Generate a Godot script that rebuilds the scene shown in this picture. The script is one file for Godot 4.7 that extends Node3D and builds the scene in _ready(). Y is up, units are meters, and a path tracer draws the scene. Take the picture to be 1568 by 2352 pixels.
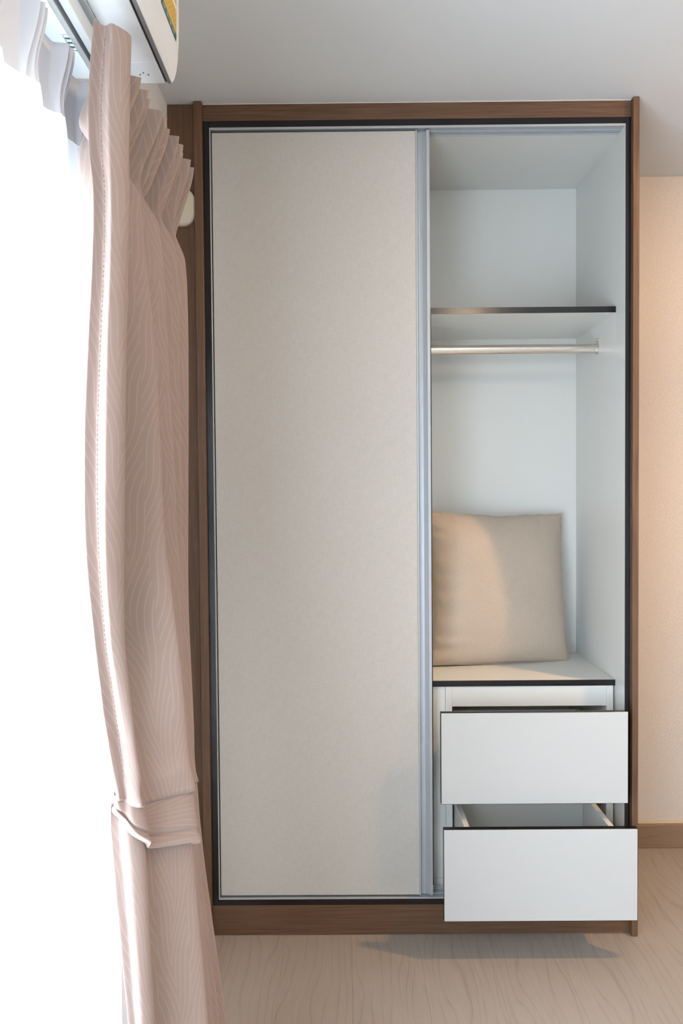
extends Node3D
# A bedroom corner: built-in wardrobe with one sliding door open, two drawers pulled out, a cushion inside,
# a curtained glass door on the left with an air conditioner above it.

const CEIL := 2.4
const LW := -0.497      # inner face of the left wall
const BW := -0.56       # inner face of the back wall

func _ready():
	# ---------------------------------------------------------------- camera
	var cam := Camera3D.new(); cam.name = "camera"
	cam.transform = Transform3D(Basis(Vector3(0.99995514, -0.00829674, -0.00457077), Vector3(0.00816735, 0.99958471, -0.02763507), Vector3(0.00479815, 0.0275965, 0.99960763)), Vector3(0, 1.2979, 2.1953))
	cam.fov = 67.33; cam.near = 0.05; cam.far = 60.0; cam.keep_aspect = Camera3D.KEEP_HEIGHT
	add_child(cam); cam.current = true
	# ---------------------------------------------------------------- sky, exposure
	var env := Environment.new()
	env.background_mode = Environment.BG_SKY
	var sm := ProceduralSkyMaterial.new()
	sm.sky_top_color = Color(0.80, 0.87, 0.92); sm.sky_horizon_color = Color(0.93, 0.96, 0.97)
	sm.ground_horizon_color = Color(0.86, 0.88, 0.88); sm.ground_bottom_color = Color(0.62, 0.64, 0.64)
	sm.energy_multiplier = SKY_E
	var sky := Sky.new(); sky.sky_material = sm; env.sky = sky
	env.tonemap_mode = Environment.TONE_MAPPER_LINEAR; env.tonemap_exposure = 1.0
	env.sdfgi_enabled = true; env.ssao_enabled = true; env.ssil_enabled = true
	var we := WorldEnvironment.new(); we.name = "world_environment"; we.environment = env; add_child(we)
	# daylight that comes in at the glass of the window
	var day := AreaLight3D.new(); day.name = "window_daylight"
	day.area_size = Vector2(WIN_Z1 - WIN_Z0 - 0.12, WIN_Y1 - WIN_Y0 - 0.1)
	day.position = Vector3(LW - 0.138, (WIN_Y0 + WIN_Y1) / 2, (WIN_Z0 + WIN_Z1) / 2); day.rotation.y = -PI / 2
	day.light_color = Color(0.885, 0.935, 1.0); day.light_energy = DAY_E; day.area_range = 12.0; day.area_attenuation = 2.0
	day.area_normalize_energy = false; day.shadow_enabled = true
	add_child(day)

	make_materials()
	build_room()
	build_wardrobe()
	build_air_conditioner()
	build_drape()
	build_sheer()
	build_cushion()
	build_small_things()

const SKY_E := 2.0
const DAY_E := 7.3
const BEAM_E := 1.5
const LAMP_E := 0.9
const LAMP2_E := 0.5
const SOFT := Color(1.0, 0.88, 0.74)
const WARM := Color(1.0, 0.77, 0.50)
const WIN_Y0 := 0.05
const WIN_Y1 := 1.82
const WIN_Z0 := 0.80
const WIN_Z1 := 3.30

# ==================================================================== helpers
var taken := {}
func numbered(called: String) -> String:
	var n: int = taken.get(called, 0)
	taken[called] = n + 1
	return called if n == 0 else "%s_%03d" % [called, n]

func mb() -> SurfaceTool:
	var st := SurfaceTool.new(); st.begin(Mesh.PRIMITIVE_TRIANGLES); st.set_smooth_group(-1); return st

func build(st: SurfaceTool, called: String, m: Material, parent: Node = null) -> MeshInstance3D:
	st.generate_normals()
	return put(st.commit(), called, m, parent)

func put(me: Mesh, called: String, m: Material, parent: Node = null) -> MeshInstance3D:
	var o := MeshInstance3D.new(); o.mesh = me; o.material_override = m
	if parent == null:
		o.name = numbered(called); add_child(o, true)
	else:
		o.name = called; parent.add_child(o, true)
	return o

func tag(o: Node, label: String, category: String, group := "") -> Node:
	o.set_meta("label", label); o.set_meta("category", category)
	if group: o.set_meta("group", group)
	return o

func thing(called: String, label: String, category: String, at := Vector3.ZERO, group := "") -> Node3D:
	var o := Node3D.new(); o.name = numbered(called); o.position = at; add_child(o, true)
	tag(o, label, category, group)
	return o

func part(called: String, parent: Node) -> Node3D:
	var o := Node3D.new(); o.name = called; parent.add_child(o, true); return o

func structure(o: Node, label := "") -> Node:
	o.set_meta("kind", "structure")
	if label: o.set_meta("label", label)
	return o

func quad(st: SurfaceTool, p: Array, hint: Vector3, uv: Array):
	var n: Vector3 = (p[0] - p[2]).cross(p[0] - p[1])
	if n.dot(hint) < 0.0:
		p = [p[3], p[2], p[1], p[0]]; uv = [uv[3], uv[2], uv[1], uv[0]]
	for k in [0, 1, 2, 0, 2, 3]:
		st.set_uv(uv[k]); st.add_vertex(p[k])

# a chamfered board: c centre, s size, b chamfer, grain axis 0 x, 1 y, 2 z (texture v runs along it)
func box(st: SurfaceTool, c: Vector3, s: Vector3, b := 0.001, grain := 1, off := Vector2.ZERO):
	var h := s / 2.0
	b = minf(b, minf(h.x, minf(h.y, h.z)) * 0.9)
	for ax in 3:
		var a1 := (ax + 1) % 3
		var a2 := (ax + 2) % 3
		for sg in [-1.0, 1.0]:
			var p := []
			for q in [[-1, -1], [1, -1], [1, 1], [-1, 1]]:
				var v := Vector3.ZERO
				v[ax] = sg * h[ax]; v[a1] = q[0] * (h[a1] - b); v[a2] = q[1] * (h[a2] - b)
				p.append(c + v)
			var nn := Vector3.ZERO; nn[ax] = sg
			quad(st, p, nn, uvs(p, ax, grain, off))
		# the four chamfers along this axis
		for q in [[-1.0, -1.0], [1.0, -1.0], [1.0, 1.0], [-1.0, 1.0]]:
			var p := []
			for e in [[-1, 0], [1, 0], [1, 1], [-1, 1]]:
				var v := Vector3.ZERO
				v[ax] = e[0] * (h[ax] - b)
				v[a1] = q[0] * (h[a1] - (b if e[1] == 1 else 0.0)); v[a2] = q[1] * (h[a2] - (0.0 if e[1] == 1 else b))
				p.append(c + v)
			var nn := Vector3.ZERO; nn[a1] = q[0]; nn[a2] = q[1]
			quad(st, p, nn, uvs(p, a1, grain, off))
	for sx in [-1.0, 1.0]:
		for sy in [-1.0, 1.0]:
			for sz in [-1.0, 1.0]:
				var p := [c + Vector3(sx * h.x, sy * (h.y - b), sz * (h.z - b)), c + Vector3(sx * (h.x - b), sy * h.y, sz * (h.z - b)), c + Vector3(sx * (h.x - b), sy * (h.y - b), sz * h.z)]
				if (p[0] - p[2]).cross(p[0] - p[1]).dot(Vector3(sx, sy, sz)) < 0: p = [p[2], p[1], p[0]]
				for k in 3:
					st.set_uv(Vector2.ZERO); st.add_vertex(p[k])

func uvs(p: Array, ax: int, grain: int, off: Vector2) -> Array:
	var r := []
	var across := 3 - ax - grain if grain != ax else (ax + 1) % 3
	for v in p:
		if grain == ax: r.append(Vector2(v[(ax + 1) % 3], v[(ax + 2) % 3]) + off)
		else: r.append(Vector2(v[across], v[grain]) + off)
	return r

# a board given by its low and high corners
func board(st: SurfaceTool, lo: Vector3, hi: Vector3, b := 0.001, grain := 1, off := Vector2.ZERO):
	box(st, (lo + hi) / 2.0, (hi - lo).abs(), b, grain, off)

func one(called: String, m: Material, parent: Node, lo: Vector3, hi: Vector3, b := 0.001, grain := 1, off := Vector2.ZERO) -> MeshInstance3D:
	var st := mb(); board(st, lo, hi, b, grain, off); return build(st, called, m, parent)

# a smooth sheet through rows of points
func sheet(rows: Array, uv: Callable, flip := false) -> ArrayMesh:
	var nr := rows.size()
	var nc: int = rows[0].size()
	var V := PackedVector3Array(); var N := PackedVector3Array(); var T := PackedVector2Array(); var I := PackedInt32Array()
	for i in nr:
		var r: PackedVector3Array = rows[i]
		var up: PackedVector3Array = rows[maxi(i - 1, 0)]
		var dn: PackedVector3Array = rows[mini(i + 1, nr - 1)]
		for j in nc:
			var du: Vector3 = r[mini(j + 1, nc - 1)] - r[maxi(j - 1, 0)]
			var dv: Vector3 = dn[j] - up[j]
			var n := du.cross(dv).normalized()
			V.append(r[j]); N.append(-n if flip else n); T.append(uv.call(i, j))
	for i in nr - 1:
		for j in nc - 1:
			var a := i * nc + j
			var q := [a, a + 1, a + nc + 1, a + nc]
			var g := (V[q[0]] - V[q[2]]).cross(V[q[0]] - V[q[1]])
			if g.dot(N[a] + N[a + nc + 1]) < 0: q = [q[3], q[2], q[1], q[0]]
			for k in [0, 1, 2, 0, 2, 3]: I.append(q[k])
	var A := []; A.resize(Mesh.ARRAY_MAX)
	A[Mesh.ARRAY_VERTEX] = V; A[Mesh.ARRAY_NORMAL] = N; A[Mesh.ARRAY_TEX_UV] = T; A[Mesh.ARRAY_INDEX] = I
	var me := ArrayMesh.new(); me.add_surface_from_arrays(Mesh.PRIMITIVE_TRIANGLES, A)
	return me

func catmull(p: Array, t: float) -> Vector3:
	var n := p.size()
	var i := clampi(int(floor(t)), 0, n - 2)
	var f := t - i
	var a: Vector3 = p[maxi(i - 1, 0)]; var b: Vector3 = p[i]; var c: Vector3 = p[i + 1]; var d: Vector3 = p[mini(i + 2, n - 1)]
	return 0.5 * (2.0 * b + (c - a) * f + (2.0 * a - 5.0 * b + 4.0 * c - d) * f * f + (3.0 * b - a - 3.0 * c + d) * f * f * f)

# a round bar along a path of points
func tube(st: SurfaceTool, path: Array, r: float, sides := 12, squash := Vector2.ONE):
	var rings := []
	for i in path.size():
		var d: Vector3 = (path[mini(i + 1, path.size() - 1)] - path[maxi(i - 1, 0)]).normalized()
		var ref := Vector3.UP if absf(d.y) < 0.9 else Vector3.RIGHT
		var s := d.cross(ref).normalized()
		var u := s.cross(d)
		var ring := []
		for k in sides:
			var a := TAU * k / sides
			ring.append(path[i] + (s * cos(a) * squash.x + u * sin(a) * squash.y) * r)
		rings.append(ring)
	for i in rings.size() - 1:
		for k in sides:
			var k2 := (k + 1) % sides
			var p := [rings[i][k], rings[i][k2], rings[i + 1][k2], rings[i + 1][k]]
			quad(st, p, (p[0] + p[2]) / 2.0 - (path[i] + path[i + 1]) / 2.0, [Vector2.ZERO, Vector2.ZERO, Vector2.ZERO, Vector2.ZERO])
	for e in [0, rings.size() - 1]:
		var out: Vector3 = path[e] - path[1 if e == 0 else e - 1]
		for k in sides:
			var p := [path[e], rings[e][k], rings[e][(k + 1) % sides]]
			if (p[0] - p[2]).cross(p[0] - p[1]).dot(out) < 0: p = [p[2], p[1], p[0]]
			for v in p:
				st.set_uv(Vector2.ZERO); st.add_vertex(v)

# a convex outline (points in the plane of two axes) drawn out along the third
func prism(st: SurfaceTool, pts: Array, z0: float, z1: float, axis := 2, shrink0 := 0.0):
	var n := pts.size()
	var mid := Vector2.ZERO
	for q in pts: mid += q / n
	var at := func(q: Vector2, z: float) -> Vector3:
		if axis == 2: return Vector3(q.x, q.y, z)
		if axis == 0: return Vector3(z, q.y, q.x)
		return Vector3(q.x, z, q.y)
	var c: Vector3 = at.call(mid, (z0 + z1) / 2)
	for k in n:
		var a: Vector2 = pts[k]; var b: Vector2 = pts[(k + 1) % n]
		var p := [at.call(a, z0), at.call(b, z0), at.call(b, z1), at.call(a, z1)]
		quad(st, p, (p[0] + p[2]) / 2.0 - c, [Vector2(0, p[0].y), Vector2(0.02, p[1].y), Vector2(0.02, p[2].y), Vector2(0, p[3].y)])
	for z in [z0, z1]:
		var m: Vector3 = at.call(mid, z)
		for k in n:
			var p := [m, at.call(pts[k], z), at.call(pts[(k + 1) % n], z)]
			if (p[0] - p[2]).cross(p[0] - p[1]).dot(m - c) < 0: p = [p[2], p[1], p[0]]
			for v in p:
				st.set_uv(Vector2.ZERO); st.add_vertex(v)

# ==================================================================== materials
var M := {}

func mat(col: Color, rough := 0.5, metal := 0.0) -> StandardMaterial3D:
	var m := StandardMaterial3D.new()
	m.albedo_color = col; m.roughness = rough; m.metallic = metal
	return m

func picture(w: int, h: int, f: Callable) -> ImageTexture:
	var im := Image.create(w, h, false, Image.FORMAT_RGB8)
	for y in h:
		for x in w:
			im.set_pixel(x, y, f.call(x, y))
	im.generate_mipmaps()
	return ImageTexture.create_from_image(im)

func noise(sd: int, freq: float, oct := 3) -> FastNoiseLite:
	var n := FastNoiseLite.new(); n.seed = sd; n.frequency = freq; n.noise_type = FastNoiseLite.TYPE_SIMPLEX_SMOOTH
	n.fractal_octaves = oct; return n

# seamless by blending two reads
func tiled(n: FastNoiseLite, x: float, y: float, w: float, h: float, sx: float, sy: float) -> float:
	var fy := y / h
	var a := n.get_noise_2d(x * sx, y * sy); var b := n.get_noise_2d(x * sx, (y - h) * sy)
	var r0 := lerpf(a, b, fy)
	var a1 := n.get_noise_2d((x - w) * sx, y * sy); var b1 := n.get_noise_2d((x - w) * sx, (y - h) * sy)
	return lerpf(r0, lerpf(a1, b1, fy), x / w)

func make_materials():
	# dark walnut laminate: fine streaks along v
	var na := noise(3, 1.0, 4); var nb := noise(8, 1.0, 2)
	var wood := picture(256, 512, func(x: int, y: int) -> Color:
		var s := tiled(na, x, y, 256, 512, 0.11, 0.006)
		var p := tiled(nb, x, y, 256, 512, 0.45, 0.02)
		var k := 0.5 + 0.75 * s + 0.3 * p
		return Color(0.32, 0.225, 0.155).lerp(Color(0.47, 0.35, 0.26), clampf(k, 0, 1)))
	M.wood = mat(Color.WHITE, 0.42); M.wood.metallic_specular = 0.55; M.wood.albedo_texture = wood; M.wood.uv1_scale = Vector3(4.0, 1.1, 1)
	# pale ash laminate floor: cathedral grain along v
	var nc := noise(21, 1.0, 2); var nd := noise(33, 1.0, 3); var ne := noise(41, 1.0, 2)
	var ash := picture(512, 1024, func(x: int, y: int) -> Color:
		var warp := 1.1 * tiled(nc, x, y, 512, 1024, 0.006, 0.0022) + 0.12 * tiled(nd, x, y, 512, 1024, 0.02, 0.006)
		var line := pow(0.5 + 0.5 * sin(TAU * (x / 512.0 * 15.0 + warp * 1.6)), 12.0)
		var fine := tiled(ne, x, y, 512, 1024, 0.30, 0.010)
		var broad := tiled(nd, x, y, 512, 1024, 0.012, 0.003)
		var k := clampf(0.50 * line * (0.55 + 0.9 * broad) + 0.30 * fine + 0.12 * broad, -0.3, 1.0)
		return Color(0.665, 0.63, 0.59).lerp(Color(0.53, 0.49, 0.45), clampf(0.20 + 0.72 * k, 0, 1)))
	M.ash = mat(Color.WHITE, 0.33); M.ash.albedo_texture = ash; M.ash.uv1_scale = Vector3(2.6, 0.75, 1)
	M.ash.metallic_specular = 0.4
	# pale linen-look laminate of the sliding door
	var nf := noise(51, 1.0, 2)
	var linen := picture(512, 512, func(x: int, y: int) -> Color:
		var h := nf.get_noise_2d(x * 0.02, y * 0.55); var v := nf.get_noise_2d(x * 0.55 + 900.0, y * 0.02)
		var k := clampf(0.5 + 0.42 * h + 0.42 * v + 0.15 * nf.get_noise_2d(x * 0.9, y * 0.9), 0, 1)
		return Color(0.755, 0.748, 0.725).lerp(Color(0.815, 0.808, 0.787), k))
	M.linen = mat(Color.WHITE, 0.55); M.linen.albedo_texture = linen; M.linen.uv1_scale = Vector3(2.6, 2.6, 1)
	M.white = mat(Color(0.86, 0.87, 0.855), 0.38)
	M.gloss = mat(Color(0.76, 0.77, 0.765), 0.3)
	M.black = mat(Color(0.08, 0.07, 0.085), 0.2)
	M.alu = mat(Color(0.72, 0.75, 0.77), 0.45, 0.4)
	M.alu_dark = mat(Color(0.42, 0.44, 0.45), 0.4, 0.6)
	M.rail = mat(Color(0.84, 0.81, 0.77), 0.18, 1.0)
	M.steel = mat(Color(0.7, 0.7, 0.7), 0.3, 0.9)
	var np := noise(61, 1.0, 3)
	var paper := picture(256, 256, func(x: int, y: int) -> Color:
		var k := clampf(0.5 + 0.8 * tiled(np, x, y, 256, 256, 0.16, 0.16), 0, 1)
		return Color(0.80, 0.765, 0.725).lerp(Color(0.85, 0.82, 0.78), k))
	M.wallpaper = mat(Color.WHITE, 0.75); M.wallpaper.albedo_texture = paper
	M.wallpaper.uv1_triplanar = true; M.wallpaper.uv1_world_triplanar = true; M.wallpaper.uv1_scale = Vector3(2.5, 2.5, 2.5)
	M.paint = mat(Color(0.86, 0.865, 0.86), 0.85)
	M.ceiling = mat(Color(0.84, 0.85, 0.85), 0.9)
	M.base = mat(Color.WHITE, 0.5); M.base.albedo_texture = ash; M.base.uv1_scale = Vector3(2, 0.8, 1); M.base.albedo_color = Color(0.88, 0.78, 0.68)
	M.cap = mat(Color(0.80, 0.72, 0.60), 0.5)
	M.ac = mat(Color(0.90, 0.915, 0.915), 0.28)
	M.ac_shade = mat(Color(0.52, 0.53, 0.54), 0.35)
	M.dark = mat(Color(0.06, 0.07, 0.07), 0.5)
	M.cream = mat(Color(0.84, 0.82, 0.74), 0.35)
	M.upvc = mat(Color(0.86, 0.89, 0.89), 0.35)
	# curtain jacquard: columns of feathered lines, paler than the ground
	var ng := noise(71, 1.0, 2); var nh := noise(77, 1.0, 1)
	var jac := picture(512, 1024, func(x: int, y: int) -> Color:
		var cx := x / 512.0 * 4.0
		var col := int(floor(cx))
		var u := cx - col - 0.5
		var wob := 0.10 * sin(TAU * y / 1024.0 * 2.0 + col * PI)
		u += wob
		var a := absf(u) * 2.0
		var t := y / 1024.0 * 9.0 + (0.5 if col % 2 == 1 else 0.0) - 3.4 * pow(a, 0.85) * (1.0 if col % 2 == 0 else -1.0)
		var w := 0.5 + 0.5 * sin(TAU * t)
		var line := smoothstep(0.86, 0.99, w)
		var weave := 0.04 * ng.get_noise_2d(x * 0.8, y * 0.8)
		return Color(0.595, 0.515, 0.478).lerp(Color(0.648, 0.572, 0.54), clampf(line * 0.85 + weave * 3.0, 0, 1)))
	M.drape = mat(Color.WHITE, 0.62); M.drape.albedo_texture = jac; M.drape.uv1_scale = Vector3(1, 1, 1)
	M.drape.cull_mode = BaseMaterial3D.CULL_DISABLED; M.drape.rim_enabled = true; M.drape.rim = 0.25
	M.thread = mat(Color(0.55, 0.46, 0.43), 0.7)
	M.sheer = mat(Color(0.96, 0.98, 0.98, 0.55), 0.9)
	M.sheer.transparency = BaseMaterial3D.TRANSPARENCY_ALPHA; M.sheer.cull_mode = BaseMaterial3D.CULL_DISABLED
	M.sheer.backlight_enabled = true; M.sheer.backlight = Color(0.9, 0.9, 0.9)
	M.sheer_top = mat(Color(0.86, 0.875, 0.90), 0.85); M.sheer_top.cull_mode = BaseMaterial3D.CULL_DISABLED
	M.sheer_top.backlight_enabled = true; M.sheer_top.backlight = Color(0.15, 0.15, 0.15)
	M.glass = mat(Color(0.9, 0.96, 0.96, 0.08), 0.02)
	M.glass.transparency = BaseMaterial3D.TRANSPARENCY_ALPHA
	var ni := noise(91, 1.0, 2)
	var sat := picture(256, 256, func(x: int, y: int) -> Color:
		var k := clampf(0.5 + 0.4 * ni.get_noise_2d(x * 0.06, y * 0.9) + 0.4 * ni.get_noise_2d(x * 0.9 + 500.0, y * 0.06), 0, 1)
		return Color(0.70, 0.645, 0.58).lerp(Color(0.745, 0.69, 0.625), k))
	M.cushion = mat(Color.WHITE, 0.55); M.cushion.albedo_texture = sat; M.cushion.uv1_scale = Vector3(3, 3, 1)
	M.cushion.rim_enabled = true; M.cushion.rim = 0.3

# ==================================================================== room
func build_room():
	var X1 := 3.0
	var Z1 := 4.2
	# floor: laminate boards on a slab
	var fl := Node3D.new(); fl.name = "floor"; add_child(fl); structure(fl, "pale ash laminate floor with fine lengthwise grain")
	one("slab", M.paint, fl, Vector3(LW - 0.15, -0.12, BW - 0.1), Vector3(X1 + 0.1, -0.0085, Z1 + 0.1))
	var rng := RandomNumberGenerator.new(); rng.seed = 5
	var w := 0.192
	var x := LW - 0.07
	var i := 0
	while x < X1:
		var cuts := [BW + 0.001, 0.72 + 0.3 * (i % 3), 2.0 + 0.3 * ((i * 2) % 3), Z1]
		for k in 3:
			var lo := Vector3(maxf(x, LW + 0.001), -0.0085, cuts[k])
			var hi := Vector3(minf(x + w - 0.0002, X1 - 0.001), 0.0, cuts[k + 1] - 0.0002)
			one("plank", M.ash, fl, lo, hi, 0.0003, 2, Vector2(rng.randf() * 3.0, rng.randf() * 3.0))
		x += w; i += 1
	structure(one("ceiling", M.ceiling, null, Vector3(LW - 0.15, CEIL, BW - 0.1), Vector3(X1 + 0.1, CEIL + 0.12, Z1 + 0.1)), "smooth white painted ceiling")
	structure(one("wall_back", M.wallpaper, null, Vector3(LW - 0.15, 0.0, BW - 0.1), Vector3(X1 + 0.1, CEIL, BW)), "cream papered wall beside the wardrobe")
	structure(one("wall_right", M.paint, null, Vector3(X1, 0.0, BW), Vector3(X1 + 0.1, CEIL, Z1)))
	structure(one("wall_front", M.paint, null, Vector3(LW - 0.15, 0.0, Z1), Vector3(X1 + 0.1, CEIL, Z1 + 0.1)))
	var wl := Node3D.new(); wl.name = "wall_left"; add_child(wl); structure(wl, "white painted wall around the curtained glass door")
	var xo := LW - 0.15
	one("lintel", M.paint, wl, Vector3(xo, WIN_Y1, BW), Vector3(LW, CEIL, Z1), 0.0005)
	one("threshold", M.paint, wl, Vector3(xo, -0.0085, WIN_Z0), Vector3(LW, WIN_Y0, WIN_Z1), 0.0005)
	one("pier", M.paint, wl, Vector3(xo, 0.0, BW), Vector3(LW, WIN_Y1, WIN_Z0), 0.0005)
	one("pier", M.paint, wl, Vector3(xo, 0.0, WIN_Z1), Vector3(LW, WIN_Y1, Z1), 0.0005)
	# the glass door
	var wi := Node3D.new(); wi.name = "window_1"; add_child(wi); structure(wi, "white framed sliding glass door behind the sheer curtain")
	var a := LW - 0.13
	var b := LW - 0.06
	var st := mb()
	board(st, Vector3(a, WIN_Y0, WIN_Z0), Vector3(b, WIN_Y1, WIN_Z0 + 0.04)); board(st, Vector3(a, WIN_Y0, WIN_Z1 - 0.04), Vector3(b, WIN_Y1, WIN_Z1))
	board(st, Vector3(a, WIN_Y1 - 0.04, WIN_Z0 + 0.04), Vector3(b, WIN_Y1, WIN_Z1 - 0.04)); board(st, Vector3(a, WIN_Y0, WIN_Z0 + 0.04), Vector3(b, WIN_Y0 + 0.04, WIN_Z1 - 0.04))
	build(st, "frame", M.upvc, wi)
	var zm := (WIN_Z0 + WIN_Z1) / 2.0
	for s in [[WIN_Z0 + 0.04, zm + 0.03, LW - 0.088], [zm - 0.03, WIN_Z1 - 0.04, LW - 0.118]]:
		var q := mb()
		var y0 := WIN_Y0 + 0.04
		var y1 := WIN_Y1 - 0.04
		board(q, Vector3(s[2], y0, s[0]), Vector3(s[2] + 0.026, y1, s[0] + 0.055)); board(q, Vector3(s[2], y0, s[1] - 0.055), Vector3(s[2] + 0.026, y1, s[1]))
		board(q, Vector3(s[2], y0, s[0] + 0.055), Vector3(s[2] + 0.026, y0 + 0.07, s[1] - 0.055)); board(q, Vector3(s[2], y1 - 0.055, s[0] + 0.055), Vector3(s[2] + 0.026, y1, s[1] - 0.055))
		var sash := build(q, "sash", M.upvc, wi)
		one("pane", M.glass, sash, Vector3(s[2] + 0.010, y0 + 0.07, s[0] + 0.055), Vector3(s[2] + 0.015, y1 - 0.055, s[1] - 0.055), 0.0005)
	# baseboard to the right of the wardrobe
	var bb := mb()
	board(bb, Vector3(0.838, 0.0, BW), Vector3(X1, 0.086, BW + 0.013), 0.002, 0)
	var bo := build(bb, "baseboard_back", M.base); structure(bo, "pale wood baseboard along the papered wall")
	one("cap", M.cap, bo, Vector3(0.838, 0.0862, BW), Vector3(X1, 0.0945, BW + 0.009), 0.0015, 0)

# ==================================================================== wardrobe
const X0 := -0.396     # inner faces of the two stiles
const X1 := 0.819
const CL := -0.378     # carcass opening
const CR := 0.804
const ZR := -0.0174    # plane of header, plinth and carcass edge
const ZS := -0.094     # front of the shelves
const ZB := -0.486     # back panel

# a white board with a black front edge
func banded(called: String, w: Node, lo: Vector3, hi: Vector3):
	var o := one(called, M.white, w, lo, Vector3(hi.x, hi.y, hi.z - 0.001), 0.0004)
	one("edge_band", M.black, o, Vector3(lo.x, lo.y, hi.z - 0.001), hi, 0.0003)

func build_wardrobe():
	var w := thing("wardrobe", "tall built-in wardrobe in dark brown wood with a pale sliding door and white inside", "wardrobe")
	one("stile", M.wood, w, Vector3(-0.419, 0.0, -0.545), Vector3(X0, CEIL - 0.001, 0.0), 0.0012, 1, Vector2(0.3, 0.1))
	one("stile", M.wood, w, Vector3(X1, 0.0, BW + 0.001), Vector3(0.837, CEIL - 0.001, 0.0), 0.0012, 1, Vector2(0.7, 0.4))
	one("header_board", M.wood, w, Vector3(X0, 2.351, -0.036), Vector3(X1, CEIL - 0.003, ZR), 0.0006, 0, Vector2(0.1, 0.2))
	one("sealant_bead", M.paint, w, Vector3(X0, CEIL - 0.003, -0.036), Vector3(X1, CEIL - 0.0005, ZR + 0.001), 0.0008)
	one("plinth_board", M.wood, w, Vector3(X0, 0.001, -0.036), Vector3(X1, 0.0887, ZR), 0.0006, 0, Vector2(0.55, 0.9))
	one("filler_panel", M.wood, w, Vector3(LW + 0.001, 0.0, -0.036), Vector3(-0.419, CEIL - 0.003, ZR), 0.0008, 1, Vector2(0.9, 0.7))
	# carcass
	banded("side_panel", w, Vector3(X0, 0.0887, ZB), Vector3(CL, 2.351, ZR))
	banded("side_panel", w, Vector3(CR, 0.0887, ZB), Vector3(X1, 2.351, ZR))
	var tp := one("top_panel", M.white, w, Vector3(CL, 2.3305, ZB), Vector3(CR, 2.351, ZR - 0.001), 0.0004)
	one("edge_band", M.black, tp, Vector3(CL, 2.333, ZR - 0.001), Vector3(CR, 2.351, ZR), 0.0003)
	banded("bottom_panel", w, Vector3(CL, 0.0887, ZB), Vector3(CR, 0.1057, ZR))
	one("back_panel", M.white, w, Vector3(X0, 0.0887, ZB - 0.012), Vector3(X1, 2.351, ZB), 0.0004)
	banded("divider", w, Vector3(0.2415, 0.1057, ZB), Vector3(0.2585, 1.818, ZS))
	banded("shelf", w, Vector3(CL, 1.818, ZB), Vector3(CR, 1.836, ZS))
	banded("shelf", w, Vector3(0.2585, 0.7085, ZB), Vector3(CR, 0.7265, ZS))
	# sliding gear
	var st := mb()
	for z in [ZR - 0.0035, -0.0475, -0.0745]:
		board(st, Vector3(CL, 2.3265, z), Vector3(CR, 2.333, z + 0.0035), 0.0005, 0)
	board(st, Vector3(CL, 2.3295, -0.0745), Vector3(CR, 2.3305, ZR - 0.0035), 0.0003, 0)
	build(st, "top_track", M.alu, w)
	st = mb()
	for z in [ZR - 0.0035, -0.0475, -0.0745]:
		board(st, Vector3(CL, 0.1057, z), Vector3(CR, 0.1098, z + 0.0035), 0.0005, 0)
	board(st, Vector3(CL, 0.1057, -0.0745), Vector3(CR, 0.1068, ZR - 0.0035), 0.0003, 0)
	build(st, "bottom_track", M.alu, w)
	one("side_trim", M.alu, w, Vector3(CL, 0.1098, ZR - 0.020), Vector3(CL + 0.0026, 2.3265, ZR), 0.0005)
	one("gap_shade_strip", M.dark, w, Vector3(CL + 0.0026, 0.1098, -0.044), Vector3(CL + 0.0052, 2.3265, -0.034), 0.0005)  # dark strip standing in for the shade in the gap beside the door
	# front sliding door
	var d := part("sliding_door", w)
	one("door_panel", M.linen, d, Vector3(CL + 0.0054, 0.1125, -0.0455), Vector3(0.2092, 2.3225, -0.028), 0.0006)
	var prof := [Vector2(0.2094, -0.046), Vector2(0.2094, -0.027), Vector2(0.2132, -0.027), Vector2(0.2142, -0.0365), Vector2(0.2172, -0.0400), Vector2(0.2225, -0.0402), Vector2(0.2290, -0.0385), Vector2(0.2350, -0.0350), Vector2(0.2394, -0.0325), Vector2(0.2398, -0.027), Vector2(0.2484, -0.027), Vector2(0.2484, -0.046)]
	st = mb()
	var y0 := 0.1105
	var y1 := 2.3245
	for k in prof.size():
		var p: Vector2 = prof[k]
		var q: Vector2 = prof[(k + 1) % prof.size()]
		var e := (q - p).normalized()
		var o := Vector3(e.y, 0, -e.x) * -1.0
		if k == prof.size() - 1: o = Vector3(0, 0, -1)
		quad(st, [Vector3(p.x, y0, p.y), Vector3(q.x, y0, q.y), Vector3(q.x, y1, q.y), Vector3(p.x, y1, p.y)], o, [Vector2.ZERO, Vector2.ZERO, Vector2.ZERO, Vector2.ZERO])
	for k in prof.size() - 1:
		for yy in [y0, y1]:
			var p: Vector2 = prof[k]
			var q: Vector2 = prof[k + 1]
			quad(st, [Vector3(p.x, yy, p.y), Vector3(q.x, yy, q.y), Vector3(q.x, yy, -0.046), Vector3(p.x, yy, -0.0461)], Vector3(0, 1 if yy == y1 else -1, 0), [Vector2.ZERO, Vector2.ZERO, Vector2.ZERO, Vector2.ZERO])
	var hp := build(st, "handle_profile", M.alu, d); hp.set_meta("label", "silver aluminium handle channel")
	# rear sliding door, pushed behind the front one
	d = part("sliding_door", w)
	one("door_panel", M.linen, d, Vector3(-0.345, 0.1125, -0.073), Vector3(0.2410, 2.3225, -0.0565), 0.0006)
	one("edge_profile", M.alu_dark, d, Vector3(0.2412, 0.1105, -0.0735), Vector3(0.2445, 2.3245, -0.056), 0.0006)
	# hanging rail
	st = mb()
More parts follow.
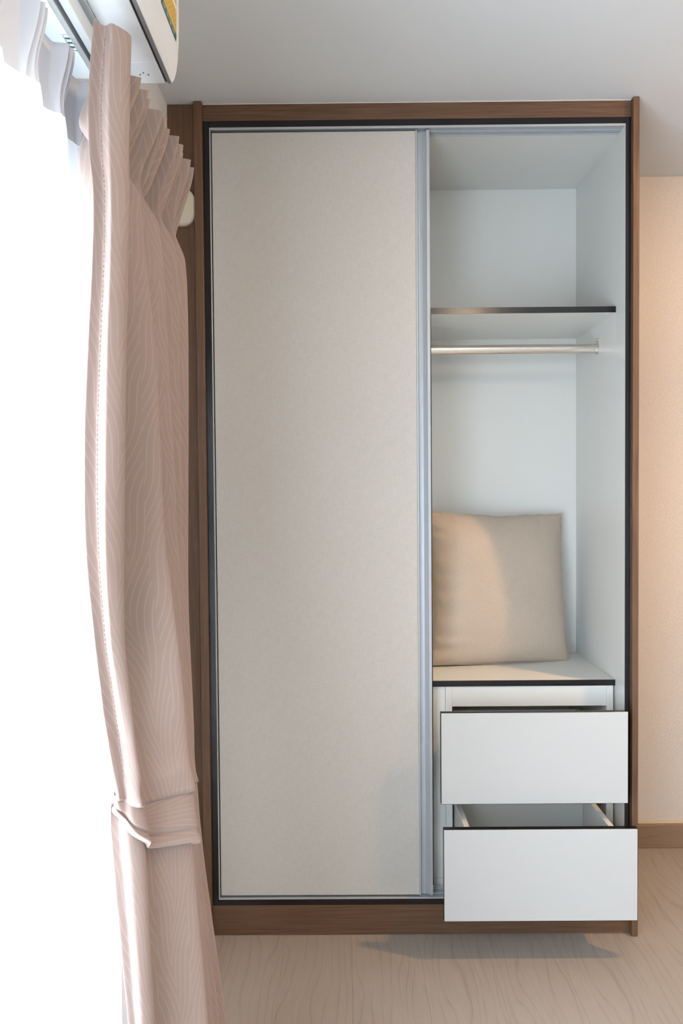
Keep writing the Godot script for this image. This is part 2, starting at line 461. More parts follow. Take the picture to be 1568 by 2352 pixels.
	tube(st, [Vector3(0.2585, 1.7413, -0.2549), Vector3(0.53, 1.7413, -0.2549), Vector3(0.800, 1.7413, -0.2549)], 0.0148, 20, Vector2(0.52, 1.0))
	var hr := build(st, "hanging_rail", M.rail, w); hr.set_meta("label", "polished oval metal clothes rail")
	st = mb()
	var cup := []
	for k in 9:
		var a := PI + PI * k / 8.0
		cup.append(Vector2(-0.2549 + 0.0105 * cos(a), 1.7400 + 0.0170 * sin(a)))
	cup.append(Vector2(-0.2444, 1.7480)); cup.append(Vector2(-0.2515, 1.7640)); cup.append(Vector2(-0.2583, 1.7640)); cup.append(Vector2(-0.2654, 1.7480))
	prism(st, cup, 0.7975, 0.8038, 0)
	tube(st, [Vector3(0.7972, 1.7685, -0.2549), Vector3(0.8038, 1.7685, -0.2549)], 0.0052, 12)
	build(st, "rail_bracket", M.rail, w)
	# chest of drawers under the low shelf
	var u := part("drawer_unit", w)
	one("unit_side", M.white, u, Vector3(0.2965, 0.1057, ZB), Vector3(0.3160, 0.7085, -0.096), 0.0005)
	one("unit_side", M.white, u, Vector3(0.7777, 0.1057, ZB), Vector3(0.7985, 0.7085, -0.096), 0.0005)
	one("unit_rail", M.white, u, Vector3(0.3163, 0.6476, -0.114), Vector3(0.7774, 0.7085, -0.0963), 0.0005)
	one("filler_strip", M.white, u, Vector3(0.2588, 0.1275, -0.113), Vector3(0.2960, 0.7085, -0.0975), 0.0005)
	one("plinth_strip", M.white, u, Vector3(0.2588, 0.1057, -0.113), Vector3(0.2960, 0.1265, -0.0975), 0.0005)
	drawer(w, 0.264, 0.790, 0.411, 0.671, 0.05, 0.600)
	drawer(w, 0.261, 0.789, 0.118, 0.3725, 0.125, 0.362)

func drawer(w: Node, xa: float, xb: float, ya: float, yb: float, z: float, top: float):
	var d := part("drawer", w)
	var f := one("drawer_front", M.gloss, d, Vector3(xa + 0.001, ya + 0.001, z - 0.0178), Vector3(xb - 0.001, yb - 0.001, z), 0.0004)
	var st := mb()
	board(st, Vector3(xa, yb - 0.001, z - 0.018), Vector3(xb, yb, z - 0.0003), 0.0003); board(st, Vector3(xa, ya, z - 0.018), Vector3(xb, ya + 0.001, z - 0.0003), 0.0003)
	board(st, Vector3(xa, ya + 0.001, z - 0.018), Vector3(xa + 0.001, yb - 0.001, z - 0.0003), 0.0003); board(st, Vector3(xb - 0.001, ya + 0.001, z - 0.018), Vector3(xb, yb - 0.001, z - 0.0003), 0.0003)
	build(st, "edge_band", M.black, d)
	var b0 := 0.323
	var b1 := 0.738
	var zb := z - 0.285
	var low := ya + 0.035
	one("drawer_side", M.white, d, Vector3(b0, low, zb), Vector3(b0 + 0.015, top, z - 0.018), 0.0006)
	one("drawer_side", M.white, d, Vector3(b1 - 0.015, low, zb), Vector3(b1, top, z - 0.018), 0.0006)
	one("drawer_back", M.white, d, Vector3(b0 + 0.015, low, zb), Vector3(b1 - 0.015, top, zb + 0.015), 0.0006)
	one("drawer_bottom", M.white, d, Vector3(b0 + 0.015, low + 0.006, zb + 0.015), Vector3(b1 - 0.015, low + 0.012, z - 0.018), 0.0004)
	one("runner", M.steel, d, Vector3(0.3162, low + 0.03, -0.40), Vector3(b0 - 0.0003, low + 0.075, z - 0.02), 0.001)
	one("runner", M.steel, d, Vector3(b1 + 0.0003, low + 0.03, -0.40), Vector3(0.7775, low + 0.075, z - 0.1), 0.001)

# ==================================================================== air conditioner
func build_air_conditioner():
	var t := thing("air_conditioner", "white wall-mounted air conditioner above the curtains, seen from below", "air conditioner", Vector3(LW, 2.0, 1.25))
	var zf := 0.856 - 1.25
	var zn := 0.41
	# shapes below are in the unit's own frame: x out from the wall, y up from its underside
	var st := mb()
	var body := [Vector2(0.001, 0.008), Vector2(0.115, 0.0), Vector2(0.196, 0.001), Vector2(0.1985, 0.006), Vector2(0.1985, 0.284), Vector2(0.19, 0.292), Vector2(0.001, 0.292)]
	prism(st, body, zf + 0.012, zn)
	var cap := []
	for q in body: cap.append(Vector2(lerpf(q.x, 0.09, 0.05), lerpf(q.y, 0.15, 0.035)))
	prism(st, cap, zf, zf + 0.012)
	build(st, "body", M.ac, t)
	one("louver", M.ac, t, Vector3(0.120, -0.0022, zf + 0.05), Vector3(0.1345, 0.001, zn - 0.05), 0.0008)
	one("louver_gap", M.dark, t, Vector3(0.1160, -0.0008, zf + 0.05), Vector3(0.1195, 0.001, zn - 0.05), 0.0003)
	one("cover", M.ac, t, Vector3(0.1355, -0.0022, zf + 0.07), Vector3(0.1955, 0.0012, zn), 0.0008)
	one("cover", M.ac, t, Vector3(0.1355, -0.0020, zf + 0.004), Vector3(0.1955, 0.0012, zf + 0.0694), 0.0012)
	st = mb()
	for k in 3: board(st, Vector3(0.158 + 0.007 * k, -0.0023, zf + 0.030 + 0.006 * (k % 2)), Vector3(0.1605 + 0.007 * k, -0.0019, zf + 0.034 + 0.006 * (k % 2)), 0.0001)
	build(st, "printed_mark", M.alu_dark, t)
	one("front_gap", M.dark, t, Vector3(0.1958, -0.0006, zf + 0.006), Vector3(0.1990, 0.004, zn), 0.0003)
	st = mb()
	var fp := [Vector2(0.1992, -0.001), Vector2(0.2062, -0.0016), Vector2(0.2105, 0.004), Vector2(0.2140, 0.016), Vector2(0.2168, 0.035), Vector2(0.2190, 0.065), Vector2(0.2198, 0.11), Vector2(0.2198, 0.20), Vector2(0.2180, 0.25), Vector2(0.2120, 0.278), Vector2(0.2020, 0.289), Vector2(0.1992, 0.289)]
	prism(st, fp, zf + 0.004, zn)
	var fq := []
	for q in fp: fq.append(Vector2(lerpf(q.x, 0.206, 0.25), lerpf(q.y, 0.14, 0.03)))
	prism(st, fq, zf - 0.001, zf + 0.004)
	build(st, "front_panel", M.ac, t)
	one("panel_underside_shade", M.ac_shade, t, Vector3(0.1994, -0.0024, zf + 0.004), Vector3(0.2056, 0.0, zn), 0.0004)  # front panel underside: its shade put in as a grey strip
	# energy label on the front, barcode on the underside
	var lab := picture(160, 128, func(x: int, y: int) -> Color:
		if y > 108:
			var ink := (y > 112 and y < 122 and x > 14 and x < 146 and (int(x * 0.31) + int(x * 0.11)) % 3 == 0)
			return Color(0.80, 0.90, 0.84) if ink else Color(0.06, 0.30, 0.20)
		if y > 103: return Color(0.90, 0.76, 0.30)
		if y > 36 and y < 50: return Color(0.88, 0.88, 0.86)
		if y > 58 and y < 98 and (y / 5) % 2 == 0 and x > 12 and x < 148 and (int(x * 0.23) * 7 + y / 10) % 4 == 0: return Color(0.62, 0.46, 0.08)
		if y < 30 and (y / 5) % 2 == 0 and x > 20 and x < 140 and (int(x * 0.17) + y / 10) % 3 == 0: return Color(0.66, 0.42, 0.10)
		return Color(0.86, 0.68, 0.08))
	var lm := mat(Color.WHITE, 0.35); lm.albedo_texture = lab
	st = mb()
	var zl := 0.985 - 1.25
	var zr := 0.880 - 1.25
	var rows := [[0.138, 0.2203], [0.11, 0.2203], [0.085, 0.2198], [0.065, 0.2195], [0.056, 0.2187]]
	for k in 4:
		var a: Array = rows[k]; var b: Array = rows[k + 1]
		var va: float = (0.138 - a[0]) / 0.082
		var vb: float = (0.138 - b[0]) / 0.082
		quad(st, [Vector3(a[1], a[0], zl), Vector3(a[1], a[0], zr), Vector3(b[1], b[0], zr), Vector3(b[1], b[0], zl)], Vector3.RIGHT, [Vector2(0, va), Vector2(1, va), Vector2(1, vb), Vector2(0, vb)])
	var el := build(st, "energy_label", lm, t); el.set_meta("label", "yellow and green energy label")
	var bar := picture(128, 64, func(x: int, y: int) -> Color:
		if x < 4 or x > 123 or y < 4 or y > 59: return Color(0.89, 0.905, 0.905)
		if y > 46: return Color(0.45, 0.5, 0.5) if (x / 5) % 3 != 1 and y < 54 else Color(0.89, 0.905, 0.905)
		if y < 14: return Color(0.5, 0.55, 0.55) if x < 70 and (x / 4) % 3 != 0 and y > 6 else Color(0.89, 0.905, 0.905)
		return Color(0.30, 0.36, 0.36) if ((x * 7919) / 3) % 11 < 5 else Color(0.89, 0.905, 0.905))
	var bm := mat(Color.WHITE, 0.3); bm.albedo_texture = bar
	st = mb()
	var p := [Vector3(0.064, 0.0029, 0.995 - 1.25), Vector3(0.064, 0.0029, 0.950 - 1.25), Vector3(0.083, 0.0016, 0.950 - 1.25), Vector3(0.083, 0.0016, 0.995 - 1.25)]
	quad(st, p, Vector3.DOWN, [Vector2(0, 1), Vector2(1, 1), Vector2(1, 0), Vector2(0, 0)])
	build(st, "barcode_label", bm, t)

# ==================================================================== drape
# sections of the drape from the leading edge to the far hem: x, z pairs at falling heights
const DY := [1.95, 1.9, 1.84, 1.78, 1.72, 1.64, 1.52, 1.38, 1.22, 1.08, 0.98, 0.92, 0.87, 0.82, 0.76, 0.68, 0.54, 0.36, 0.16, 0.015]
const DT := [
	[-0.322, 1.060, -0.344, 1.110, -0.332, 1.100, -0.317, 1.106, -0.304, 1.070, -0.385, 1.036, -0.316, 0.950, -0.392, 0.916, -0.332, 0.830, -0.398, 0.799, -0.331, 0.720, -0.391, 0.692, -0.307, 0.620, -0.430, 0.570],
	[-0.327, 1.060, -0.349, 1.110, -0.336, 1.100, -0.321, 1.106, -0.306, 1.070, -0.387, 1.036, -0.318, 0.950, -0.394, 0.916, -0.334, 0.830, -0.404, 0.799, -0.338, 0.720, -0.398, 0.692, -0.318, 0.620, -0.430, 0.570],
	[-0.331, 1.060, -0.353, 1.110, -0.340, 1.100, -0.324, 1.106, -0.308, 1.070, -0.391, 1.036, -0.322, 0.950, -0.398, 0.916, -0.338, 0.830, -0.404, 0.799, -0.338, 0.720, -0.398, 0.692, -0.326, 0.620, -0.430, 0.570],
	[-0.331, 1.060, -0.353, 1.110, -0.340, 1.100, -0.324, 1.106, -0.310, 1.070, -0.393, 1.036, -0.324, 0.950, -0.386, 0.916, -0.326, 0.830, -0.392, 0.799, -0.322, 0.720, -0.382, 0.692, -0.322, 0.620, -0.431, 0.570],
	[-0.326, 1.060, -0.348, 1.110, -0.337, 1.100, -0.323, 1.106, -0.310, 1.070, -0.390, 1.036, -0.321, 0.950, -0.381, 0.916, -0.318, 0.830, -0.384, 0.799, -0.313, 0.720, -0.378, 0.692, -0.318, 0.620, -0.434, 0.570],
	[-0.328, 1.060, -0.350, 1.110, -0.339, 1.100, -0.325, 1.106, -0.313, 1.070, -0.383, 1.036, -0.314, 0.950, -0.374, 0.916, -0.313, 0.830, -0.379, 0.799, -0.312, 0.720, -0.377, 0.692, -0.317, 0.620, -0.438, 0.570],
	[-0.336, 1.060, -0.358, 1.110, -0.346, 1.100, -0.331, 1.106, -0.317, 1.070, -0.386, 1.036, -0.303, 0.950, -0.370, 0.916, -0.310, 0.830, -0.381, 0.799, -0.315, 0.720, -0.378, 0.692, -0.318, 0.620, -0.444, 0.570],
	[-0.344, 1.060, -0.366, 1.110, -0.353, 1.100, -0.336, 1.106, -0.321, 1.070, -0.390, 1.036, -0.299, 0.950, -0.364, 0.916, -0.304, 0.830, -0.379, 0.799, -0.313, 0.720, -0.380, 0.692, -0.320, 0.620, -0.451, 0.570],
	[-0.345, 1.060, -0.367, 1.110, -0.354, 1.100, -0.339, 1.106, -0.325, 1.070, -0.386, 1.036, -0.293, 0.950, -0.352, 0.916, -0.299, 0.830, -0.371, 0.799, -0.313, 0.720, -0.376, 0.692, -0.323, 0.620, -0.456, 0.570],
	[-0.336, 1.054, -0.358, 1.104, -0.348, 1.094, -0.336, 1.100, -0.324, 1.076, -0.370, 1.047, -0.272, 0.974, -0.328, 0.942, -0.288, 0.860, -0.349, 0.829, -0.305, 0.750, -0.359, 0.722, -0.319, 0.650, -0.457, 0.600],
	[-0.327, 1.051, -0.349, 1.101, -0.338, 1.089, -0.326, 1.094, -0.314, 1.081, -0.327, 1.056, -0.258, 0.991, -0.299, 0.962, -0.278, 0.888, -0.319, 0.859, -0.296, 0.786, -0.331, 0.759, -0.310, 0.691, -0.458, 0.641],
	[-0.318, 1.055, -0.340, 1.105, -0.330, 1.093, -0.319, 1.094, -0.308, 1.085, -0.314, 1.060, -0.254, 0.995, -0.281, 0.972, -0.271, 0.912, -0.295, 0.890, -0.284, 0.834, -0.307, 0.812, -0.297, 0.755, -0.458, 0.705],
	[-0.313, 1.059, -0.335, 1.109, -0.325, 1.103, -0.314, 1.102, -0.302, 1.089, -0.307, 1.063, -0.253, 0.999, -0.271, 0.980, -0.264, 0.932, -0.283, 0.916, -0.275, 0.874, -0.293, 0.856, -0.286, 0.809, -0.459, 0.759],
	[-0.315, 1.060, -0.337, 1.110, -0.325, 1.109, -0.311, 1.107, -0.298, 1.090, -0.301, 1.065, -0.249, 1.000, -0.264, 0.983, -0.259, 0.938, -0.274, 0.923, -0.268, 0.886, -0.288, 0.869, -0.283, 0.824, -0.459, 0.774],
	[-0.312, 1.060, -0.334, 1.110, -0.322, 1.109, -0.307, 1.107, -0.293, 1.090, -0.298, 1.065, -0.245, 1.000, -0.263, 0.982, -0.256, 0.934, -0.273, 0.918, -0.265, 0.878, -0.288, 0.860, -0.280, 0.812, -0.460, 0.762],
	[-0.307, 1.060, -0.329, 1.110, -0.317, 1.108, -0.304, 1.106, -0.291, 1.090, -0.297, 1.064, -0.241, 0.999, -0.262, 0.979, -0.252, 0.929, -0.273, 0.911, -0.262, 0.868, -0.287, 0.848, -0.277, 0.797, -0.452, 0.747],
	[-0.297, 1.056, -0.319, 1.106, -0.310, 1.105, -0.298, 1.103, -0.287, 1.086, -0.298, 1.060, -0.232, 0.992, -0.261, 0.971, -0.242, 0.918, -0.272, 0.899, -0.251, 0.850, -0.285, 0.828, -0.266, 0.772, -0.436, 0.722],
	[-0.289, 1.052, -0.311, 1.102, -0.303, 1.100, -0.292, 1.098, -0.283, 1.082, -0.301, 1.054, -0.223, 0.983, -0.260, 0.961, -0.229, 0.905, -0.271, 0.883, -0.237, 0.828, -0.281, 0.803, -0.250, 0.740, -0.416, 0.690],
	[-0.280, 1.050, -0.302, 1.100, -0.294, 1.099, -0.286, 1.097, -0.277, 1.080, -0.300, 1.051, -0.215, 0.975, -0.256, 0.952, -0.219, 0.891, -0.265, 0.868, -0.224, 0.811, -0.271, 0.784, -0.234, 0.716, -0.393, 0.666],
	[-0.278, 1.050, -0.300, 1.100, -0.293, 1.099, -0.284, 1.097, -0.276, 1.080, -0.300, 1.049, -0.208, 0.970, -0.251, 0.945, -0.211, 0.881, -0.259, 0.859, -0.215, 0.801, -0.260, 0.773, -0.221, 0.702, -0.377, 0.651],
]
var drape_cols := []

func drape_at(s: float, y: float) -> Vector3:
	# height to row parameter
	var r := 0
	while r < DY.size() - 2 and y < DY[r + 1]: r += 1
	var t: float = r + clampf((DY[r] - y) / (DY[r] - DY[r + 1]), 0, 1)
	var pts := []
	var j0 := clampi(int(floor(s)), 0, 12)
	for j in [maxi(j0 - 1, 0), j0, j0 + 1, mini(j0 + 2, 13)]:
		pts.append(catmull(drape_cols[j], t))
	var f := s - j0
	var a: Vector3 = pts[0]; var b: Vector3 = pts[1]; var c: Vector3 = pts[2]; var d: Vector3 = pts[3]
	var q := 0.5 * (2.0 * b + (c - a) * f + (2.0 * a - 5.0 * b + 4.0 * c - d) * f * f + (3.0 * b - a - 3.0 * c + d) * f * f * f)
	q.y = y
	# pinch pleats of the heading
	if s > 4.0:
		var p := (s - 4.0) / 9.0
		var wgt := smoothstep(1.765, 1.85, y) * (1.0 - smoothstep(0.93, 1.0, p))
		if wgt > 0.0:
			var drop := smoothstep(1.96, 1.80, y)
			var tri := absf(fposmod(p * 14.0, 1.0) - 0.5) * 2.0
			tri = lerpf(tri, smoothstep(0.0, 1.0, tri), 0.5)
			var group := 0.006 * sin(TAU * p * 14.0 / 3.0 + 0.6)
			var x := lerpf(-0.322, -0.299, smoothstep(0.0, 0.75, p)) - lerpf(0.060, 0.036, p) * drop - (0.036 - 0.016 * drop) * (1.0 - tri) + group
			var z := lerpf(1.066, 0.600, p) + 0.004 * sin(p * 40.0)
			q = q.lerp(Vector3(x, y, z), wgt)
	return q

func lip(s: float) -> float:
	return 0.874 - 0.0068 * s

func drape_tied(s: float, y: float) -> Vector3:
	var q := drape_at(s, y)
	var b := y - lip(s)
	var side := smoothstep(0.6, 1.6, s) * (1.0 - smoothstep(9.5, 12.0, s))
	var out := 0.0
	if b > 0: out = 0.021 * exp(-b / 0.040) * (0.75 + 0.25 * sin(s * 2.1))
	else: out = lerpf(0.021 * (0.75 + 0.25 * sin(s * 2.1)), -0.006, smoothstep(0.0, 0.012, -b)) * exp(b / 0.10)
	# the dimple where the tie pulls the cloth in
	out -= 0.022 * exp(-(pow((s - 4.2) / 0.42, 2) + pow((b - 0.010) / 0.014, 2)))
	out += 0.006 * exp(-(pow((s - 5.6) / 0.7, 2) + pow((b - 0.030) / 0.018, 2)))
	return q + Vector3(0.72, 0, 0.69) * out * side

func build_drape():
	for j in 14:
		var col := []
		for r in DT.size(): col.append(Vector3(DT[r][2 * j], DY[r], DT[r][2 * j + 1]))
		drape_cols.append(col)
	var t := thing("drape", "mauve patterned drape gathered at the right edge of the glass door, tied low", "curtain", Vector3(-0.34, 0.0, 0.85))
	var nc := 250
	var heights := []
	var y := 1.95
	while y > 0.012:
		heights.append(y); y -= 0.005 if (y > 1.70 or (y < 0.96 and y > 0.66)) else 0.012
	var rows := []
	for h in heights:
		var r := PackedVector3Array()
		for j in nc + 1:
			var s := 13.0 * j / nc
			var hh: float = h
			if s < 4.0 and h > 1.85: hh = h + 0.010 * (1.0 - s / 4.0) * (h - 1.85) * 10.0 * 0.6
			var q := drape_tied(s, minf(hh, 1.95)); q.y = hh
			r.append(q - t.position)
		rows.append(r)
	# lay the pattern by the length of cloth round the folds
	var arc := [0.0]
	for j in nc: arc.append(arc[j] + drape_tied(13.0 * j / nc, 1.36).distance_to(drape_tied(13.0 * (j + 1) / nc, 1.36)))
	var cut := 0
	while heights[cut] > 1.872: cut += 1
	var uvf := func(i: int, j: int, from: int) -> Vector2: return Vector2(arc[j] / 0.31, -heights[i + from] / 0.36)
	put(sheet(rows.slice(0, cut + 1), uvf.bind(0), true), "heading", M.drape, t)
	put(sheet(rows.slice(cut), uvf.bind(cut), true), "cloth", M.drape, t)
	# stitched side hem of the leading edge and the seam under the heading
	var st := mb()
	var k := 0
	for h in range(0, 1050, 7):
		var yy := 1.935 - h / 1000.0
		var a := drape_tied(2.1, yy) - t.position
		var b := drape_tied(2.1, yy - 0.0038) - t.position
		tube(st, [a + Vector3(0, 0, 0.0004), b + Vector3(0, 0, 0.0004)], 0.0005, 5)
		k += 1
	var hem := build(st, "hem_stitching", M.thread, t); hem.set_meta("kind", "stuff")
	# tie-back of the same cloth
	var tb := thing("curtain_tieback", "wide mauve cloth band holding the drape together near its foot", "tieback", Vector3(-0.30, 0.78, 1.0))
	var br := []
	var nb := 26
	for i in nb + 1:
		var bb := float(i) / nb
		var r := PackedVector3Array()
		for j in 121:
			var s := 0.8 + 10.6 * j / 120.0
			var yt := lip(s) + 0.002
			var drop := 0.006 + 0.0142 * minf(s, 6.2) - 0.020 * maxf(0.0, s - 6.8)
			drop = maxf(drop, 0.02)
			var yy := yt - drop * bb
			var off := 0.0065 + 0.0070 * sin(PI * pow(bb, 1.4)) + 0.0060 * exp(-pow((bb - 0.86) / 0.075, 2)) - 0.004 * exp(-pow((bb - 0.70) / 0.05, 2))
			if bb > 0.93: off = lerpf(off, -0.002, smoothstep(0.93, 1.0, bb))
			off *= smoothstep(0.6, 1.6, s) * (1.0 - smoothstep(6.6, 9.6, s) * 0.8)
			off += 0.006 * exp(-pow((s - 6.6) / 0.6, 2)) * smoothstep(0.4, 0.85, bb) * (1.0 - smoothstep(0.93, 1.0, bb))
			var q := drape_at(s, yy) + Vector3(0.72, 0, 0.69) * off
			r.append(q - tb.position)
		br.append(r)
	put(sheet(br, func(i: int, j: int) -> Vector2: return Vector2(float(i) / nb * 0.5, j / 120.0 * 1.2), true), "band", M.drape, tb)

# ==================================================================== sheer
func sheer_x(z: float, y: float) -> float:
	var pitch := 0.106
	var k := round((z - 0.945) / pitch)
	var c: float = z - (0.945 + k * pitch)
	var tape := smoothstep(1.815, 1.90, y)
	var pl := 0.0
	for m in 3: pl += exp(-pow((c - (m - 1) * 0.0115) / 0.0036, 2))
	var pinch := 0.022 * pl * lerpf(0.45, 1.0, smoothstep(1.84, 1.95, y))
	var soft := 0.020 * exp(-pow(c / 0.024, 2)) + 0.007 * sin(z * 71.0 + k) + 0.004 * sin(z * 143.0 + y * 0.8)
	var sag := -0.006 * (1.0 - exp(-pow(c / 0.02, 2)))
	return -0.414 + lerpf(soft * (0.7 + 0.3 * smoothstep(0.2, 1.8, y)), pinch + sag, tape) - 0.016 * (1.0 - smoothstep(1.80, 1.96, y))

func build_sheer():
	var t := thing("sheer_curtain", "white sheer curtain with pinch pleats glowing in front of the glass door", "curtain", Vector3(-0.41, 0.0, 1.95))
	var za := 0.745
	var zb := 3.22
	var zs := []
	var zz := za
	while zz < zb:
		zs.append(zz); zz += 0.0013 if zz < 1.35 else 0.007
	var nc := zs.size() - 1
	var hs := []
	var y := 1.95
	while y > 0.02:
		hs.append(y); y -= 0.01 if y > 1.75 else 0.045
	var rows := []
	for h in hs:
		var r := PackedVector3Array()
		for j in nc + 1:
			var z: float = zs[j]
			r.append(Vector3(sheer_x(z, h), h, z) - t.position)
		rows.append(r)
	var cut := 0
	while hs[cut] > 1.852: cut += 1
	var uvf := func(i: int, j: int) -> Vector2: return Vector2(j * 0.01, i * 0.02)
	put(sheet(rows.slice(0, cut + 1), uvf), "heading", M.sheer_top, t)
	put(sheet(rows.slice(cut), uvf), "cloth", M.sheer, t)

# ==================================================================== cushion
func build_cushion():
	var t := thing("cushion", "square beige cushion leaning on the white back of the open wardrobe", "cushion", Vector3(0.507, 0.7265, -0.315))
	t.rotation = Vector3(-0.165, 0.19, -0.028)
	var hw := 0.238
	var hh := 0.250
	var n := 72
	var wr := noise(5, 1.0, 2)
	var edge := func(u: float, v: float) -> Vector2:
		# straight sides drawn in a little between the corners
		var sx := 1.0 - 0.045 * (1.0 - pow(absf(v), 2.2)) + 0.014 * wr.get_noise_2d(v * 5.0 + signf(u) * 20.0, 3.0)
		var sy := 1.0 - 0.040 * (1.0 - pow(absf(u), 2.2)) - 0.020 * exp(-pow((u - 0.06) / 0.16, 2)) * (1.0 if v > 0 else 0.0) + 0.014 * wr.get_noise_2d(u * 5.0 + signf(v) * 30.0, 9.0)
		return Vector2(u * hw * lerpf(1.0, sx, absf(u)), hh + v * hh * lerpf(1.0, sy, absf(v) if v > 0 else 0.0))
	var sides := []
	for sg in [1.0, -1.0]:
		var rows := []
		for i in n + 1:
			var v0 := 1.0 - 2.0 * i / n
			var v := signf(v0) * pow(absf(v0), 0.8)
			var r := PackedVector3Array()
			for j in n + 1:
				var u0 := 2.0 * j / n - 1.0
				var u := signf(u0) * pow(absf(u0), 0.8)
				var e: Vector2 = edge.call(u, v)
				var pu := 1.0 - pow(absf(u), 2.6)
				var pv := 1.0 - pow(absf(v), 2.6)
				var puff := pow(maxf(pu * pv, 0.0), 0.55)
				var th := 0.082 * puff
				# gathers that run in from the seams
				var near_l := exp(-(u + 1.0) / 0.20); var near_r := exp(-(1.0 - u) / 0.10); var near_t := exp(-(1.0 - v) / 0.13)
				th += 0.0060 * near_l * sin(v * 24.0 + 1.2 * sin(v * 9.0)) * minf(1.0, pu * 6.0)
				th += 0.0022 * near_r * sin(v * 31.0) * minf(1.0, pu * 6.0) + 0.0022 * near_t * sin(u * 27.0 + 1.0) * minf(1.0, pv * 6.0)
				th += 0.004 * wr.get_noise_2d(u * 1.3 + sg * 7.0, v * 1.3) * puff
				r.append(Vector3(e.x, e.y + 0.001, sg * th))
			rows.append(r)
		sides.append(put(sheet(rows, func(i: int, j: int) -> Vector2: return Vector2(float(j) / n * 0.48, float(i) / n * 0.5), sg > 0), "front" if sg > 0 else "back", M.cushion, t))
	# the sewn edge all round
	var path := []
	for k in 4 * 40 + 1:
		var q := (k % 160) / 40.0
		var f := fmod(q, 1.0) * 2.0 - 1.0
		var uv := [Vector2(f, 1), Vector2(1, -f), Vector2(-f, -1), Vector2(-1, f)][int(floor(q))] as Vector2
		var e: Vector2 = edge.call(uv.x, uv.y)
		path.append(Vector3(e.x, e.y + 0.001, 0.0012 * sin(k * 1.9)))
	var st := mb(); tube(st, path, 0.0022, 6)
	build(st, "seam", M.cushion, t)

# ==================================================================== small things
func rounded(w: float, h: float, r: float) -> Array:
	var o := []
	for c in [[1, 1, 0.0], [-1, 1, PI / 2], [-1, -1, PI], [1, -1, 1.5 * PI]]:
		for k in 9:
			var a: float = c[2] + PI / 2 * k / 8.0
			o.append(Vector2(c[0] * (w / 2 - r) + r * cos(a), c[1] * (h / 2 - r) + r * sin(a)))
	return o

func build_small_things():
	# cream cover on the brown panel, half hidden by the drape
	var t := thing("cover_plate", "cream rounded cover plate on the brown panel behind the drape", "cover plate", Vector3(-0.4575, 2.106, ZR + 0.0006))
	var st := mb()
	prism(st, rounded(0.076, 0.104, 0.034), 0.0, 0.012)
	prism(st, rounded(0.070, 0.098, 0.032), 0.012, 0.016)
	build(st, "plate", M.cream, t)
	# ceiling-hung rail of the drape: white with a dark slot below
	t = thing("curtain_rail", "white curtain rail with a dark slot running under the air conditioner", "curtain rail", Vector3(-0.3815, 1.96, 1.9))
	st = mb()
	board(st, Vector3(-0.0145, 0.0, -1.33), Vector3(-0.0055, 0.026, 1.36), 0.0008); board(st, Vector3(0.0015, 0.0, -1.33), Vector3(0.0145, 0.026, 1.36), 0.0008)
	board(st, Vector3(-0.0055, 0.018, -1.33), Vector3(0.0015, 0.026, 1.36), 0.0005)
	build(st, "channel", M.upvc, t)
	one("slot", M.dark, t, Vector3(-0.0053, 0.012, -1.32), Vector3(0.0013, 0.0178, 1.35), 0.0003)
	one("bracket", M.upvc, t, Vector3(LW + 0.3815, 0.010, -1.31), Vector3(-0.0147, 0.026, -1.28), 0.0006)
	one("bracket", M.upvc, t, Vector3(LW + 0.3815, 0.010, 1.30), Vector3(-0.0147, 0.026, 1.33), 0.0006)
	# warm ceiling lamps
	lamp("round white ceiling lamp with warm bulb nearest the papered wall", Vector3(1.49, 0, 0.585), LAMP_E, WARM, BEAM_E)
	lamp("round white ceiling lamp with warm bulb in the middle of the room", Vector3(0.75, 0, 2.40), LAMP2_E, SOFT)

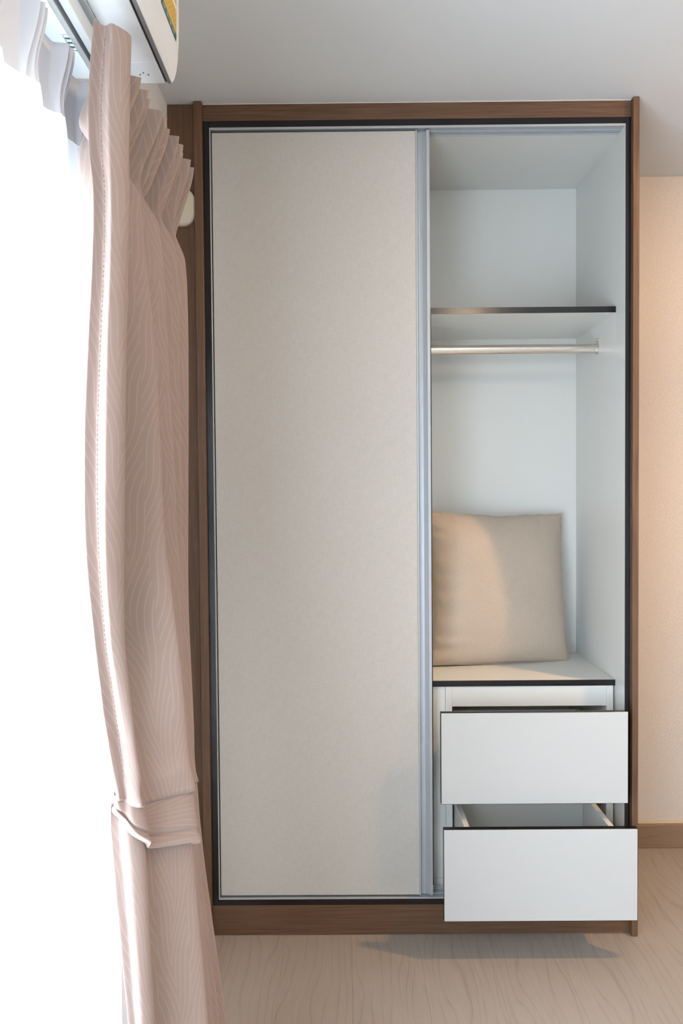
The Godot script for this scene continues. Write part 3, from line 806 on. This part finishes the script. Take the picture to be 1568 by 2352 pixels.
func lamp(label: String, at: Vector3, energy: float, tint: Color, beam := 0.0):
	var y := 2.366
	var t := thing("ceiling_lamp", label, "ceiling lamp", Vector3(at.x, y, at.z))
	var st := mb()
	var n := 24
	for k in n:
		var a := TAU * k / n
		var b := TAU * (k + 1) / n
		var da := Vector3(cos(a), 0, sin(a)); var db := Vector3(cos(b), 0, sin(b))
		var z4 := [Vector2.ZERO, Vector2.ZERO, Vector2.ZERO, Vector2.ZERO]
		quad(st, [da * 0.060 + Vector3(0, -0.002, 0), db * 0.060 + Vector3(0, -0.002, 0), db * 0.060 + Vector3(0, 0.0335, 0), da * 0.060 + Vector3(0, 0.0335, 0)], da, z4)
		quad(st, [da * 0.056 + Vector3(0, -0.002, 0), db * 0.056 + Vector3(0, -0.002, 0), db * 0.056 + Vector3(0, 0.030, 0), da * 0.056 + Vector3(0, 0.030, 0)], -da, z4)
		quad(st, [da * 0.056 + Vector3(0, -0.002, 0), db * 0.056 + Vector3(0, -0.002, 0), db * 0.060 + Vector3(0, -0.002, 0), da * 0.060 + Vector3(0, -0.002, 0)], Vector3.DOWN, z4)
		quad(st, [Vector3(0, 0.030, 0), da * 0.056 + Vector3(0, 0.030, 0), db * 0.056 + Vector3(0, 0.030, 0), Vector3(0, 0.0301, 0)], Vector3.DOWN, z4)
	build(st, "housing", M.upvc, t)
	var sp := SphereMesh.new(); sp.radius = 0.024; sp.height = 0.048; sp.radial_segments = 24; sp.rings = 12
	var bm := mat(Color(1, 0.9, 0.75), 0.5); bm.emission_enabled = true; bm.emission = Color(1.0, 0.80, 0.55); bm.emission_energy_multiplier = 3.0
	var b := put(sp, "bulb", bm, t)
	var l := OmniLight3D.new(); l.name = "glow"; l.light_color = tint; l.light_energy = energy; l.light_size = 0.02
	l.omni_range = 12.0; l.omni_attenuation = 2.0; l.shadow_enabled = true
	b.add_child(l)
	# the beam of the reflector behind the bulb
	if beam > 0.0:
		var s := SpotLight3D.new(); s.name = "beam"; s.light_color = tint; s.light_energy = beam; s.light_size = 0.05
		s.rotation.x = -PI / 2; s.spot_angle = 62.0; s.spot_angle_attenuation = 0.7; s.spot_range = 12.0; s.spot_attenuation = 2.0; s.shadow_enabled = true
		b.add_child(s)
